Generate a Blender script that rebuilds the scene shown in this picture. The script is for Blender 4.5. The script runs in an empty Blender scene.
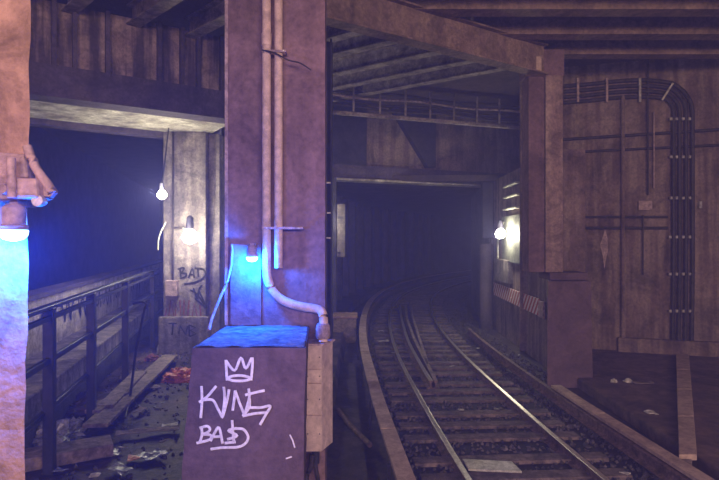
import bpy, math, random
from mathutils import Vector, noise
random.seed(7)
sc = bpy.context.scene
COL = sc.collection
F, CX, CY, EYE = 540.0, 359.5, 240.0, 2.6
# ------------------------------------------------------------ camera, world, lights, exposure
cd = bpy.data.cameras.new('camera'); cam = bpy.data.objects.new('camera', cd); COL.objects.link(cam)
cam.location = (0, 0, EYE); cam.rotation_euler = (math.pi/2, 0, 0)
cd.sensor_width = 36; cd.lens = F/719*36; cd.clip_start = .05; cd.clip_end = 200
sc.camera = cam
w = bpy.data.worlds.new('world'); sc.world = w; w.use_nodes = True
bg = w.node_tree.nodes['Background']; bg.inputs[0].default_value = (.30, .24, .66, 1); bg.inputs[1].default_value = .25
sc.view_settings.view_transform = 'Standard'; sc.view_settings.look = 'None'
sc.view_settings.exposure = 0; sc.view_settings.gamma = 1; sc.view_settings.use_curve_mapping = False
def area(name, loc, target, size, sizey, power, col):
    l = bpy.data.lights.new(name, 'AREA'); l.shape = 'RECTANGLE'; l.size = size; l.size_y = sizey
    l.energy = power; l.color = col
    o = bpy.data.objects.new(name, l); COL.objects.link(o); o.location = loc
    o.rotation_euler = (Vector(target)-Vector(loc)).to_track_quat('-Z', 'Y').to_euler(); return o
def point(name, loc, power, col, rad=.04):
    l = bpy.data.lights.new(name, 'POINT'); l.energy = power; l.color = col; l.shadow_soft_size = rad
    o = bpy.data.objects.new(name, l); COL.objects.link(o); o.location = loc; return o
# the lit station platform the picture is taken from lies behind the camera
area('station_light', (.5, -9.0, 5.0), (.8, 8, 2.6), 8, 1.6, 980, (1, .69, .68))
area('station_light', (5.5, -6.0, 4.2), (6.5, 11, 3.4), 4, 1.2, 560, (1, .70, .56))
area('station_light', (-2.6, -1.2, 4.2), (-1.5, 2.2, 3.7), .6, .3, 55, (1, .48, .22))

# added scatter volume imitating the lens veil and lamp glow
def haze():
    m = bpy.data.materials.new('veil_haze'); m.use_nodes = True; nt = m.node_tree; nt.nodes.remove(nt.nodes['Principled BSDF'])
    v = nt.nodes.new('ShaderNodeVolumeScatter'); v.inputs['Color'].default_value = (.42, .42, 1, 1); v.inputs['Density'].default_value = .020
    v.inputs['Anisotropy'].default_value = .15
    nt.links.new(v.outputs[0], nt.nodes['Material Output'].inputs['Volume'])
    me = bpy.data.meshes.new('haze'); x, y0, y1, z0, z1 = 13.5, -1.5, 49, -.3, 7.2
    me.from_pydata([(-x,y0,z0),(x,y0,z0),(x,y1,z0),(-x,y1,z0),(-x,y0,z1),(x,y0,z1),(x,y1,z1),(-x,y1,z1)], [], [(0,3,2,1),(4,5,6,7),(0,1,5,4),(1,2,6,5),(2,3,7,6),(3,0,4,7)])
    me.materials.append(m); o = bpy.data.objects.new('haze', me); COL.objects.link(o)
    o['kind'] = 'stuff'; o['label'] = 'added bluish haze volume imitating the veil of lens glare'; o['category'] = 'haze'
haze()
def at(px, py, D): return Vector(((px-CX)/F*D, D, EYE-(py-CY)/F*D))
def xat(px, D): return (px-CX)/F*D
# ------------------------------------------------------------ materials
def mat(name, c1, c2=None, scale=3, rough=.85, bump=.3, metal=0, streak=0, spec=.3, c3=None, fine=40, grime=.35):
    m = bpy.data.materials.new(name); m.use_nodes = True; nt = m.node_tree; N = nt.nodes; L = nt.links
    b = N['Principled BSDF']; b.inputs['Roughness'].default_value = rough; b.inputs['Metallic'].default_value = metal
    b.inputs['Specular IOR Level'].default_value = spec
    c2 = c2 or tuple(x*.6 for x in c1)
    g = N.new('ShaderNodeNewGeometry')
    n = N.new('ShaderNodeTexNoise'); n.inputs['Scale'].default_value = scale; n.inputs['Detail'].default_value = 9
    n.inputs['Roughness'].default_value = .65
    L.new(g.outputs['Position'], n.inputs['Vector'])
    r = N.new('ShaderNodeValToRGB'); r.color_ramp.elements[0].position = .36; r.color_ramp.elements[1].position = .64
    r.color_ramp.elements[0].color = (*c2, 1); r.color_ramp.elements[1].color = (*c1, 1)
    L.new(n.outputs['Fac'], r.inputs['Fac']); out = r.outputs['Color']
    if streak:
        mp = N.new('ShaderNodeMapping'); mp.inputs['Scale'].default_value = (4.5, 4.5, .35)
        L.new(g.outputs['Position'], mp.inputs['Vector'])
        s = N.new('ShaderNodeTexNoise'); s.inputs['Scale'].default_value = 1.3; s.inputs['Detail'].default_value = 6
        L.new(mp.outputs['Vector'], s.inputs['Vector'])
        sr = N.new('ShaderNodeValToRGB'); sr.color_ramp.elements[0].position = .42; sr.color_ramp.elements[1].position = .6
        L.new(s.outputs['Fac'], sr.inputs['Fac'])
        mx = N.new('ShaderNodeMix'); mx.data_type = 'RGBA'; mx.blend_type = 'MIX'
        mm = N.new('ShaderNodeMath'); mm.operation = 'MULTIPLY'; mm.inputs[1].default_value = streak
        L.new(sr.outputs['Color'], mm.inputs[0]); L.new(mm.outputs[0], mx.inputs['Factor'])
        L.new(out, mx.inputs['A']); mx.inputs['B'].default_value = (*(c3 or tuple(x*.3 for x in c1)), 1)
        out = mx.outputs['Result']
    if grime:
        q = N.new('ShaderNodeTexNoise'); q.inputs['Scale'].default_value = fine*.45; q.inputs['Detail'].default_value = 8; q.inputs['Roughness'].default_value = .7
        L.new(g.outputs['Position'], q.inputs['Vector'])
        q2 = N.new('ShaderNodeTexNoise'); q2.inputs['Scale'].default_value = scale*.6+.4; q2.inputs['Detail'].default_value = 12; q2.inputs['Roughness'].default_value = .75; q2.inputs['Distortion'].default_value = .6
        L.new(g.outputs['Position'], q2.inputs['Vector'])
        for src, lo_, a_, b_ in ((q, 1-grime, .35, .62), (q2, 1-grime*1.3, .38, .55)):
            qr = N.new('ShaderNodeValToRGB'); qr.color_ramp.elements[0].position = a_; qr.color_ramp.elements[1].position = b_
            qr.color_ramp.elements[0].color = (lo_, lo_, lo_, 1); qr.color_ramp.elements[1].color = (1.12, 1.12, 1.12, 1)
            L.new(src.outputs['Fac'], qr.inputs['Fac'])
            ml = N.new('ShaderNodeMix'); ml.data_type = 'RGBA'; ml.blend_type = 'MULTIPLY'; ml.inputs['Factor'].default_value = 1
            L.new(out, ml.inputs['A']); L.new(qr.outputs['Color'], ml.inputs['B']); out = ml.outputs['Result']
    L.new(out, b.inputs['Base Color'])
    if bump:
        f = N.new('ShaderNodeTexNoise'); f.inputs['Scale'].default_value = fine; f.inputs['Detail'].default_value = 5
        L.new(g.outputs['Position'], f.inputs['Vector'])
        bp = N.new('ShaderNodeBump'); bp.inputs['Strength'].default_value = bump; bp.inputs['Distance'].default_value = .02
        L.new(f.outputs['Fac'], bp.inputs['Height']); L.new(bp.outputs['Normal'], b.inputs['Normal'])
    return m
def emit(name, c, s):
    m = bpy.data.materials.new(name); m.use_nodes = True; b = m.node_tree.nodes['Principled BSDF']
    b.inputs['Base Color'].default_value = (*c, 1); b.inputs['Emission Color'].default_value = (*c, 1); b.inputs['Emission Strength'].default_value = s
    return m
M = dict(
 column=mat('painted_column', (.25,.155,.165), (.17,.105,.12), 1.8, .8, .35, streak=.3, grime=.28),
 plinth=mat('painted_plinth', (.135,.085,.10), (.105,.07,.085), 3, .8, .25, grime=.18),
 oldcol=mat('rough_concrete', (.42,.27,.22), (.32,.205,.17), 5, .9, .6, fine=22, grime=.3),
 lightc=mat('pale_concrete', (.36,.31,.30), (.17,.14,.145), 3, .9, .4, streak=.6, c3=(.10,.085,.085)),
 wall=mat('sooty_wall', (.20,.135,.12), (.12,.08,.075), 1.6, .9, .3, streak=.6, c3=(.34,.26,.23)),
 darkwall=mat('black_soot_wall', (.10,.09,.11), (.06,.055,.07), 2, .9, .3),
 panel=mat('streaked_panel', (.44,.34,.31), (.28,.20,.19), 2.5, .85, .25, streak=.9, c3=(.055,.04,.05)),
 steel=mat('painted_girder', (.13,.10,.14), (.085,.065,.10), 2, .7, .15, streak=.3),
 brown=mat('brown_girder', (.30,.21,.155), (.20,.135,.10), 3, .8, .3, streak=.35, c3=(.14,.08,.07)),
 joist=mat('joist_steel', (.42,.35,.32), (.16,.12,.12), 4, .8, .3),
 soffit=mat('flaked_lit_soffit', (.75,.70,.62), (.24,.20,.18), 2.2, .85, .5, streak=.3),  # flaked concrete; on the portal flange its paleness imitates lamp light
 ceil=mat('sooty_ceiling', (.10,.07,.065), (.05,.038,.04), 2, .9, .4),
 floor=mat('dirty_floor', (.085,.062,.055), (.035,.027,.027), 2.2, .75, .8, fine=14),
 dirt=mat('walkway_dirt', (.12,.08,.072), (.04,.027,.027), 1.9, .6, .9, fine=11, spec=.2, grime=.5),
 rfloor=mat('brown_walkway', (.19,.125,.095), (.10,.07,.058), 1.2, .8, .5, fine=16),
 stone=mat('ballast_stone', (.13,.11,.115), (.03,.026,.03), 9, .55, .3, spec=.5),
 rust=mat('rusty_steel', (.24,.155,.13), (.13,.085,.075), 9, .7, .4, metal=.2),
 shine=mat('worn_rail_head', (.80,.74,.68), (.62,.55,.50), 20, .33, .05, metal=.85, grime=.1),
 wood=mat('grey_wood', (.32,.25,.22), (.17,.13,.12), 7, .8, .4),
 tie=mat('tie_wood', (.22,.17,.16), (.09,.07,.068), 6, .8, .5),
 board=mat('cover_board', (.46,.34,.32), (.36,.26,.25), 5, .75, .3, grime=.2),
 trough=mat('trough_cover', (.50,.37,.29), (.38,.27,.22), 5, .75, .3, grime=.2),
 pipe=mat('tan_pipe', (.62,.45,.36), (.46,.33,.27), 12, .7, .3, grime=.15),
 box=mat('beige_box', (.58,.45,.41), (.46,.35,.33), 8, .65, .2, grime=.14),
 pinkbox=mat('dusty_box', (.50,.36,.36), (.36,.26,.28), 12, .7, .2),
 cable=mat('black_cable', (.06,.045,.048), (.035,.028,.032), 9, .6, .1),
 clamp=mat('zinc_clamp', (.7,.66,.62), (.5,.46,.42), 20, .4, .1, metal=.4),
 dark=mat('dark_steel', (.05,.045,.07), (.03,.028,.045), 4, .6, .2),
 rail=mat('railing_steel', (.032,.03,.05), (.02,.018,.035), 5, .45, .15, spec=.6),
 white=mat('white_paint', (.80,.74,.78), (.66,.60,.64), 30, .7, 0, grime=.12),
 pillarb=mat('worn_brown_paint', (.42,.30,.26), (.26,.18,.155), 3, .8, .3, streak=.6, c3=(.22,.14,.13)),
 cabinet=mat('grey_cabinet', (.20,.21,.19), (.11,.11,.10), 8, .6, .2),
 parapet=mat('lit_parapet', (.62,.54,.52), (.40,.34,.34), 3, .9, .3, streak=.4, c3=(.18,.15,.15)),  # brighter copy of the pale concrete, lamp light put into the colour
 bed=mat('track_bed', (.05,.04,.042), (.02,.017,.02), 4, .8, 1.0, fine=18),
 dust=mat('crumbled_dust', (.34,.31,.33), (.16,.14,.16), 9, .9, .8, fine=30),
 black=mat('black_paint', (.035,.03,.035), (.03,.025,.03), 30, .7, 0),
 red=mat('red_paint', (.24,.08,.08), (.18,.06,.06), 20, .7, 0),
 pale=mat('pale_metal', (.62,.62,.55), (.42,.42,.38), 7, .5, .2),
 orange=mat('orange_plastic', (.75,.22,.10), (.5,.13,.06), 9, .4, .3, spec=.6),
 bluebag=mat('clear_plastic_sheet', (.34,.36,.46), (.18,.18,.26), 9, .25, .4, spec=.8),
 paper=mat('paper', (.7,.66,.62), None, 9, .7, .1),
 redwhite=None)
# striped barrier material
def stripes():
    m = bpy.data.materials.new('red_white_stripes'); m.use_nodes = True; nt = m.node_tree; N = nt.nodes; L = nt.links
    b = N['Principled BSDF']; b.inputs['Roughness'].default_value = .6
    g = N.new('ShaderNodeNewGeometry'); sp = N.new('ShaderNodeSeparateXYZ'); L.new(g.outputs['Position'], sp.inputs[0])
    a = N.new('ShaderNodeMath'); a.operation = 'ADD'; L.new(sp.outputs['Y'], a.inputs[0]); L.new(sp.outputs['Z'], a.inputs[1])
    s = N.new('ShaderNodeMath'); s.operation = 'MULTIPLY'; L.new(a.outputs[0], s.inputs[0]); s.inputs[1].default_value = 4.2
    fr = N.new('ShaderNodeMath'); fr.operation = 'FRACT'; L.new(s.outputs[0], fr.inputs[0])
    gt = N.new('ShaderNodeMath'); gt.operation = 'GREATER_THAN'; L.new(fr.outputs[0], gt.inputs[0]); gt.inputs[1].default_value = .5
    mx = N.new('ShaderNodeMix'); mx.data_type = 'RGBA'; L.new(gt.outputs[0], mx.inputs['Factor'])
    mx.inputs['A'].default_value = (.36, .05, .05, 1); mx.inputs['B'].default_value = (.62, .55, .58, 1)
    L.new(mx.outputs['Result'], b.inputs['Base Color']); return m
M['redwhite'] = stripes()
M['lampwhite'] = emit('lit_bulb', (1, .93, .74), 60)
M['lampblue'] = emit('lit_blue_glass', (.42, .85, 1), 6)
# ------------------------------------------------------------ builders
class MB:
    def __init__(s): s.v = []; s.f = []; s.mi = []
    def add(s, vs, fs, mi=0):
        b = len(s.v); s.v += [Vector(v) for v in vs]
        for f in fs: s.f.append([b+i for i in f]); s.mi.append(mi)
        return s
    def box(s, x0, x1, y0, y1, z0, z1):
        return s.hexa([(x0,y0,z0),(x1,y0,z0),(x1,y1,z0),(x0,y1,z0)], [(x0,y0,z1),(x1,y0,z1),(x1,y1,z1),(x0,y1,z1)])
    def hexa(s, lo, hi, mi=0):
        n = len(lo)
        return s.add(list(lo)+list(hi), [list(range(n))[::-1], list(range(n, 2*n))]+[[i, (i+1) % n, n+(i+1) % n, n+i] for i in range(n)], mi)
    def prism(s, poly, z0, z1): return s.hexa([(p[0], p[1], z0) for p in poly], [(p[0], p[1], z1) for p in poly])
    def bar(s, a, b, wd, h, up=(0, 0, 1)):
        # box whose centre line runs a to b, wd across, h along up
        a, b = Vector(a), Vector(b); d = (b-a).normalized(); up = Vector(up); sd = d.cross(up).normalized(); u = sd.cross(d).normalized()
        q = [sd*wd/2+u*h/2, -sd*wd/2+u*h/2, -sd*wd/2-u*h/2, sd*wd/2-u*h/2]
        return s.hexa([a+k for k in q], [b+k for k in q])
    def tube(s, pts, r, n=10, flat=None):
        pts = [Vector(p) for p in pts]; rings = []
        for i, p in enumerate(pts):
            d = (pts[min(i+1, len(pts)-1)]-pts[max(i-1, 0)]).normalized()
            ref = Vector((0, 0, 1)) if abs(d.z) < .9 else Vector((0, 1, 0))
            if flat: ref = Vector(flat)
            sd = d.cross(ref).normalized(); u = sd.cross(d).normalized()
            rr = r[i] if isinstance(r, (list, tuple)) else r
            k = .12 if flat else 1
            rings.append([p+sd*rr*math.cos(2*math.pi*j/n)+u*rr*k*math.sin(2*math.pi*j/n) for j in range(n)])
        vs = [v for rg in rings for v in rg]; fs = [list(range(n))[::-1], [len(vs)-n+j for j in range(n)]]
        for i in range(len(pts)-1):
            for j in range(n): fs.append([i*n+j, i*n+(j+1) % n, (i+1)*n+(j+1) % n, (i+1)*n+j])
        return s.add(vs, fs)
    def lathe(s, c, prof, axis=(0, 0, 1), n=20):
        c = Vector(c); ax = Vector(axis).normalized(); t = Vector((1, 0, 0)) if abs(ax.x) < .9 else Vector((0, 1, 0))
        a = ax.cross(t).normalized(); b = ax.cross(a); vs = []
        for r, h in prof: vs += [c+ax*h+(a*math.cos(2*math.pi*j/n)+b*math.sin(2*math.pi*j/n))*r for j in range(n)]
        fs = [list(range(n))[::-1], [len(vs)-n+j for j in range(n)]]
        for i in range(len(prof)-1):
            for j in range(n): fs.append([i*n+j, i*n+(j+1) % n, (i+1)*n+(j+1) % n, (i+1)*n+j])
        return s.add(vs, fs)
WL = {}
def link(name, mb, mats, parent=None, smooth=False, bevel=0):
    lo = Vector((min(v.x for v in mb.v), min(v.y for v in mb.v), min(v.z for v in mb.v)))
    hi = Vector((max(v.x for v in mb.v), max(v.y for v in mb.v), max(v.z for v in mb.v)))
    c = Vector(((lo.x+hi.x)/2, (lo.y+hi.y)/2, lo.z))
    me = bpy.data.meshes.new(name); me.from_pydata([v-c for v in mb.v], [], mb.f)
    for m in (mats if isinstance(mats, list) else [mats]): me.materials.append(M[m] if isinstance(m, str) else m)
    for p, k in zip(me.polygons, mb.mi): p.material_index = k; p.use_smooth = smooth
    import bmesh
    bm = bmesh.new(); bm.from_mesh(me); bmesh.ops.recalc_face_normals(bm, faces=bm.faces); bm.to_mesh(me); bm.free()
    o = bpy.data.objects.new(name, me); COL.objects.link(o); WL[o.name] = c
    if parent: o.parent = parent; o.location = c-WL[parent.name]
    else: o.location = c
    if bevel:
        md = o.modifiers.new('bevel', 'BEVEL'); md.width = bevel; md.segments = 2; md.limit_method = 'ANGLE'
    if smooth:
        try: me.set_sharp_from_angle(angle=math.radians(40))
        except Exception: pass
    return o
def tag(o, label=None, cat=None, group=None, kind=None):
    if label: o['label'] = label
    if cat: o['category'] = cat
    if group: o['group'] = group
    if kind: o['kind'] = kind
    return o
def thing(name, loc, label, cat, group=None):
    o = bpy.data.objects.new(name, None); COL.objects.link(o); o.location = loc; o.empty_display_size = .1
    WL[o.name] = Vector(loc); return tag(o, label, cat, group)
def struct(name, mb, m, **k): return tag(link(name, mb, m, **k), kind='structure')
def rough_box(mb_pts_lo, mb_pts_hi, n, amp, seed=0):
    # a prism between two quads whose sides are gridded and weathered, so its edges look chipped
    lo = [Vector(p) for p in mb_pts_lo]; hi = [Vector(p) for p in mb_pts_hi]; k = 6; mb = MB(); ring = []
    for i in range(n+1):
        t = i/n
        for e in range(4):
            for j in range(k):
                u = j/k; p = (lo[e]*(1-u)+lo[(e+1) % 4]*u)*(1-t)+(hi[e]*(1-u)+hi[(e+1) % 4]*u)*t
                q = noise.noise_vector(p*7+Vector((seed, 0, 0)))*amp; q.z *= .3
                mb.v.append(p+q)
    R = 4*k
    for i in range(n):
        for j in range(R): mb.f.append([i*R+j, i*R+(j+1) % R, (i+1)*R+(j+1) % R, (i+1)*R+j]); mb.mi.append(0)
    mb.f.append(list(range(R))[::-1]); mb.mi.append(0)
    mb.f.append([n*R+j for j in range(R)]); mb.mi.append(0)
    return mb

# ------------------------------------------------------------ track centre line
CP = [(2.5, 0), (2.15, 3), (1.94, 5.85), (1.8, 7.8), (1.72, 9.55), (1.62, 11.7), (1.60, 15.1), (1.80, 19.2), (2.17, 22.3), (2.75, 25.5), (3.5, 28.2), (4.9, 32), (7.6, 37.5), (11.5, 43)]
def crom(P, n):
    out = []
    for i in range(len(P)-1):
        p0, p1, p2, p3 = P[max(i-1, 0)], P[i], P[i+1], P[min(i+2, len(P)-1)]
        for k in range(n):
            t = k/n
            out.append(tuple(.5*((2*p1[a])+(-p0[a]+p2[a])*t+(2*p0[a]-5*p1[a]+4*p2[a]-p3[a])*t*t+(-p0[a]+3*p1[a]-3*p2[a]+p3[a])*t**3) for a in range(len(p1))))
    return out+[P[-1]]
raw = [Vector((a, b, 0)) for a, b in crom(CP, 12)]
for _ in range(60): raw = [raw[0]]+[(raw[i-1]+raw[i]*2+raw[i+1])/4 for i in range(1, len(raw)-1)]+[raw[-1]]
# resample by length
def resample(P, step):
    out = [P[0].copy()]; acc = 0
    for a, b in zip(P, P[1:]):
        L = (b-a).length
        while L > 0 and acc+L >= step:
            t = (step-acc)/L; a = a+(b-a)*t; out.append(a.copy()); L = (b-a).length; acc = 0
        acc += L
    return out
CL = resample(raw, .25)
def off(o, z=0, y0=None, y1=None, src=CL):
    out = []
    for i, p in enumerate(src):
        d = (src[min(i+1, len(src)-1)]-src[max(i-1, 0)]).normalized(); n = Vector((d.y, -d.x, 0))
        q = p+n*o; q.z = z
        if (y0 is None or q.y >= y0) and (y1 is None or q.y <= y1): out.append(q)
    return out
def sweep(path, prof, mis=None):
    mb = MB(); n = len(prof)
    for i, p in enumerate(path):
        d = (path[min(i+1, len(path)-1)]-path[max(i-1, 0)]); d.z = 0; d.normalize(); nn = Vector((d.y, -d.x, 0))
        for a, b in prof: mb.v.append(p+nn*a+Vector((0, 0, b)))
    for i in range(len(path)-1):
        for j in range(n):
            mb.f.append([i*n+j, i*n+(j+1) % n, (i+1)*n+(j+1) % n, (i+1)*n+j]); mb.mi.append(mis[j] if mis else 0)
    mb.f.append(list(range(n))); mb.mi.append(0); mb.f.append([len(path)*n-n+j for j in range(n)]); mb.mi.append(0)
    return mb
RP = [(-.07,-.15),(.07,-.15),(.07,-.14),(.012,-.12),(.012,-.04),(.036,-.03),(.036,-.004),(.026,0),(-.026,0),(-.036,-.004),(-.036,-.03),(-.012,-.04),(-.012,-.12),(-.07,-.14)]
RM = [0]*len(RP); RM[7] = 1; RM[6] = 1; RM[8] = 1

# ------------------------------------------------------------ large structure
struct('floor', MB().box(-14, 14, -1, 50, -.5, -.16), 'floor')
U = Vector((-.218, .976, 0)); S = Vector((-.976, -.218, 0)); R0 = Vector((-3.07, 4.97, 0))   # railing line: along U, away from us S
def rl(t, s=0, z=0): return R0+U*t+S*s+Vector((0, 0, z))
lf = MB()
nx, ny = 60, 80
for j in range(ny+1):
    for i in range(nx+1):
        x = -6+5.65*i/nx; y = .5+18*j/ny
        z = .16+.10*noise.noise(Vector((x*1.1, y*1.1, 3)))+.04*noise.noise(Vector((x*4, y*4, 1)))
        lf.v.append(Vector((x, y, z if i < nx else -.2)))
for j in range(ny):
    for i in range(nx): lf.f.append([j*(nx+1)+i, j*(nx+1)+i+1, (j+1)*(nx+1)+i+1, (j+1)*(nx+1)+i]); lf.mi.append(0)
struct('floor_left', lf, 'dirt', smooth=True)
struct('floor_right', MB().prism([(3.95, 2), (14, 2), (14, 13.5), (4.1, 13.5)], -.16, .04), 'rfloor', bevel=.03)
struct('ceiling', MB().box(-14, 14, .5, 18.5, 6.72, 6.9), 'ceil')
# right back wall
W0 = Vector((3.9, 13.15, 0)); W1 = Vector((11.5, 10.85, 0)); WD = (W1-W0).normalized(); WN = Vector((-WD.y, WD.x, 0))
struct('wall_right', MB().prism([tuple(W0), tuple(W1), tuple(W1+WN*.4), tuple(W0+WN*.4)], -.1, 6.75), 'wall')
def wallp(px, z=None, py=None, o=0):
    # the spot of the right wall seen along the column px, o in front of it
    A = W0-WN*o; k = (px-CX)/F; t = (A.x-k*A.y)/(k*WD.y-WD.x); p = A+WD*t
    p.z = z if z is not None else EYE-(py-CY)/F*p.y
    return p
a, b = wallp(617, 0), wallp(760, 0)
struct('baseboard_right', MB().prism([tuple(a-WN*.16), tuple(b-WN*.16), tuple(b), tuple(a)], .0, .36), 'wall', bevel=.03)
# left bay: low parapet, bench and the far wall across the neighbouring track
def along(t0, t1, s0, s1, z0, z1): return MB().prism([tuple(rl(t0, s0)), tuple(rl(t1, s0)), tuple(rl(t1, s1)), tuple(rl(t0, s1))], z0, z1)
struct('trim_1', along(-1.5, 22, .45, 1.25, -.1, .78), 'lightc', bevel=.02)
struct('trim_2', along(-1.5, 22, .35, .45, -.1, .50), 'darkwall', bevel=.02)
struct('wall_left', along(-1.5, 22, 1.25, 1.5, -.1, 1.66), 'parapet', bevel=.02)
struct('trim_3', along(-1.5, 22, 1.2, 1.56, 1.66, 1.74), 'steel')
struct('wall_far', along(-8, 60, 5.2, 5.6, -.3, 6.75), 'darkwall')
struct('wall_far_end', MB().box(-24, -8, 50, 50.4, -.3, 7), 'darkwall')
struct('wall_left_end', along(22, 46, 1.1, 1.5, -.3, 6.75), 'darkwall')
struct('ceiling_left', MB().box(-24, -1.3, 18.5, 50, 6.72, 6.9), 'ceil')
# tunnel beyond the portal
def ribbon(path, z0, z1, th):
    return sweep([Vector((p.x, p.y, 0)) for p in path], [(0, z0), (th, z0), (th, z1), (0, z1)])
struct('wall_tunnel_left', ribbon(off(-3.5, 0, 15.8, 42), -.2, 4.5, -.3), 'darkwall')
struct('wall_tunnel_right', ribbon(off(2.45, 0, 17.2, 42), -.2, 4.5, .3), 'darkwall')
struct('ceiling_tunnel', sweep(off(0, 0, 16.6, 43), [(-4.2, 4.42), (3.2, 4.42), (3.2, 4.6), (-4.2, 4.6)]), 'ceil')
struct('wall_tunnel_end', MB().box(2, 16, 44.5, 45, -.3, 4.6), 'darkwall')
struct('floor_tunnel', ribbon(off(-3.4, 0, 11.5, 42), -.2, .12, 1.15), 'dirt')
# right low wall between the pillar and the portal
struct('wall_portal', MB().prism([(4.0, 11.0), (4.6, 11.0), (4.9, 17.4), (4.22, 17.4)], -.16, 4.45), 'wall')

# ------------------------------------------------------------ girders and beams
G0, G1 = at(300, 0, 8), at(545, 0, 10.5)
def girder(name, A, B, z0, z1, label, m, fw=.34, stiff=0, ext=0):
    A = Vector((A.x, A.y, 0)); B = Vector((B.x, B.y, 0)); d = (B-A).normalized(); n = Vector((-d.y, d.x, 0)); c = (A+B)/2
    t = thing(name, (c.x, c.y, z0), label, 'girder')
    zz = lambda p, z: Vector((p.x, p.y, z))
    link('web', MB().bar(zz(A, (z0+z1)/2), zz(B, (z0+z1)/2), .05, z1-z0-.05), m, t)
    link('bottom_flange', MB().bar(zz(A, z0+.015), zz(B, z0+.015), fw, .03), m, t)
    link('top_flange', MB().bar(zz(A, z1-.015), zz(B, z1-.015), fw, .03), m, t)
    L = (B-A).length
    if stiff:
        k = int(L/stiff)
        for i in range(1, k):
            p = A+d*(i*stiff)
            link('stiffener', MB().bar(zz(p-n*.11, z0+.03), zz(p-n*.11, z1-.03), .02, .14, up=n), m, t)
    return t
big0 = Vector((xat(322, 7.9)-1.6, 7.9-1.0, 0)); big1 = Vector((xat(541, 10.5), 10.5, 0))
girder('steel_girder', big0-Vector((0, .17, 0)), big1-Vector((0, .1, 0)), 5.76, 6.34, 'long brown plate girder running from the big column back to the right-hand pillar', 'brown', .26)
gt = bpy.data.objects['steel_girder']; wb = [c for c in gt.children if c.name.startswith('web')][0]
gA, gB = big0-Vector((0, .17, 0)), big1-Vector((0, .1, 0)); gd = (gB-gA).normalized(); gn = Vector((-gd.y, gd.x, 0))
for k in range(26):
    p = gA+gd*(2.0+k*.14)-gn*.025
    if p.y < gB.y: q = Vector((p.x, p.y, 5.84)); link('rivet', MB().lathe(q, [(.018, 0), (.014, .012)], axis=tuple(-gn), n=8), 'brown', wb)
# roof joists (left of the girder, lit undersides) and beams over the right side
def joist(name, A, B, z, label, group, m='joist', fw=.22, h=.34, solid=False):
    A = Vector(A); B = Vector(B); c = (A+B)/2
    mb = MB()
    A.z = B.z = z+.012; mb.bar(A, B, fw, .024)
    A.z = B.z = z+h-.012; mb.bar(A, B, fw, .024)
    A.z = B.z = z+h/2; mb.bar(A, B, fw-.002 if solid else .03, h-.04)
    return tag(link(name, mb, m), label, 'beam', group)
JD = Vector((1.8, -1.25, 0)).normalized()
jl = ['nearest', 'second', 'third', 'fourth', 'fifth', 'sixth', 'seventh']
def girder_hit(P):   # walk along JD until just past the girder line
    gd = (big1-big0).normalized(); n = Vector((-gd.y, gd.x, 0)); t = (big0+n*.1-P).dot(n)/JD.dot(n); return P+JD*t
for i, (px, py) in enumerate([(332, 40), (332, 57), (332, 76), (350, 86), (375, 93)]):
    D = F*(6.3-EYE)/(CY-py); P = Vector((xat(px, D), D, 0)); Q = girder_hit(P)
    joist('roof_joist', P-JD*1.6, Q, 6.3, 'dark sloping roof joist under the ceiling left of the brown girder, %s from the camera' % jl[i], 'roof joists beside the brown girder')
for i in range(4):
    y = 10.9-1.05*i
    x0 = 2.9-.2 if i == 0 else 3.0-1.55*i
    joist('ceiling_beam', (x0+.6, y, 0), (11.5, y-.1*0, 0), 6.3, 'reddish brown beam across the ceiling at upper right, %s from the back wall' % ['first', 'second', 'third', 'fourth'][i], 'ceiling beams over the right side', 'brown', .3, .4, True)
# left bay girder: box bottom beam with stiffened panel wall above and wide flaked soffit
La, Lb = Vector((-6.6, 7.65, 0)), Vector((-2.35, 10.45, 0)); Ld = (Lb-La).normalized(); Ln = Vector((-Ld.y, Ld.x, 0))
t = thing('bay_girder', ((La+Lb)/2+Vector((0, 0, 4.8))), 'deep purple grey girder spanning the left bay below stained panels', 'girder')
def lq(a, b, s0, s1, z0, z1): return MB().prism([tuple(a+Ln*s0), tuple(b+Ln*s0), tuple(b+Ln*s1), tuple(a+Ln*s1)], z0, z1)
link('lower_beam', lq(La, Lb, 0, .3, 4.94, 5.44), 'steel', t)
link('flange', lq(La, Lb, -.08, .38, 4.90, 4.94), 'steel', t)
link('panel', lq(La, Lb, .12, .2, 5.44, 6.5), 'panel', t)
L = (Lb-La).length
for k in (0.62, 1.05, 1.55, 1.95, 2.25, 2.75, 3.6, 4.0, 4.3, 4.75):
    p = La+Ld*k; link('stiffener', MB().prism([tuple(p), tuple(p+Ld*.07), tuple(p+Ld*.07+Ln*.12), tuple(p+Ln*.12)], 5.44, 6.5), 'steel', t)
link('soffit', lq(La, Lb, .3, 2.0, 4.93, 5.05), 'soffit', t)
link('back_beam', lq(La, Lb, 2.0, 2.3, 4.82, 5.3), 'steel', t)
for i in range(5):
    a = La+Ld*(0.2+1.0*i); joist('roof_joist', a-Ln*2.2+Ld*.5, a+Ln*.1, 6.36, 'roof joist above the left bay, %s from the left edge' % ['first', 'second', 'third', 'fourth', 'fifth'][i], 'roof joists over the left bay', 'joist', .24, .34)
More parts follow.
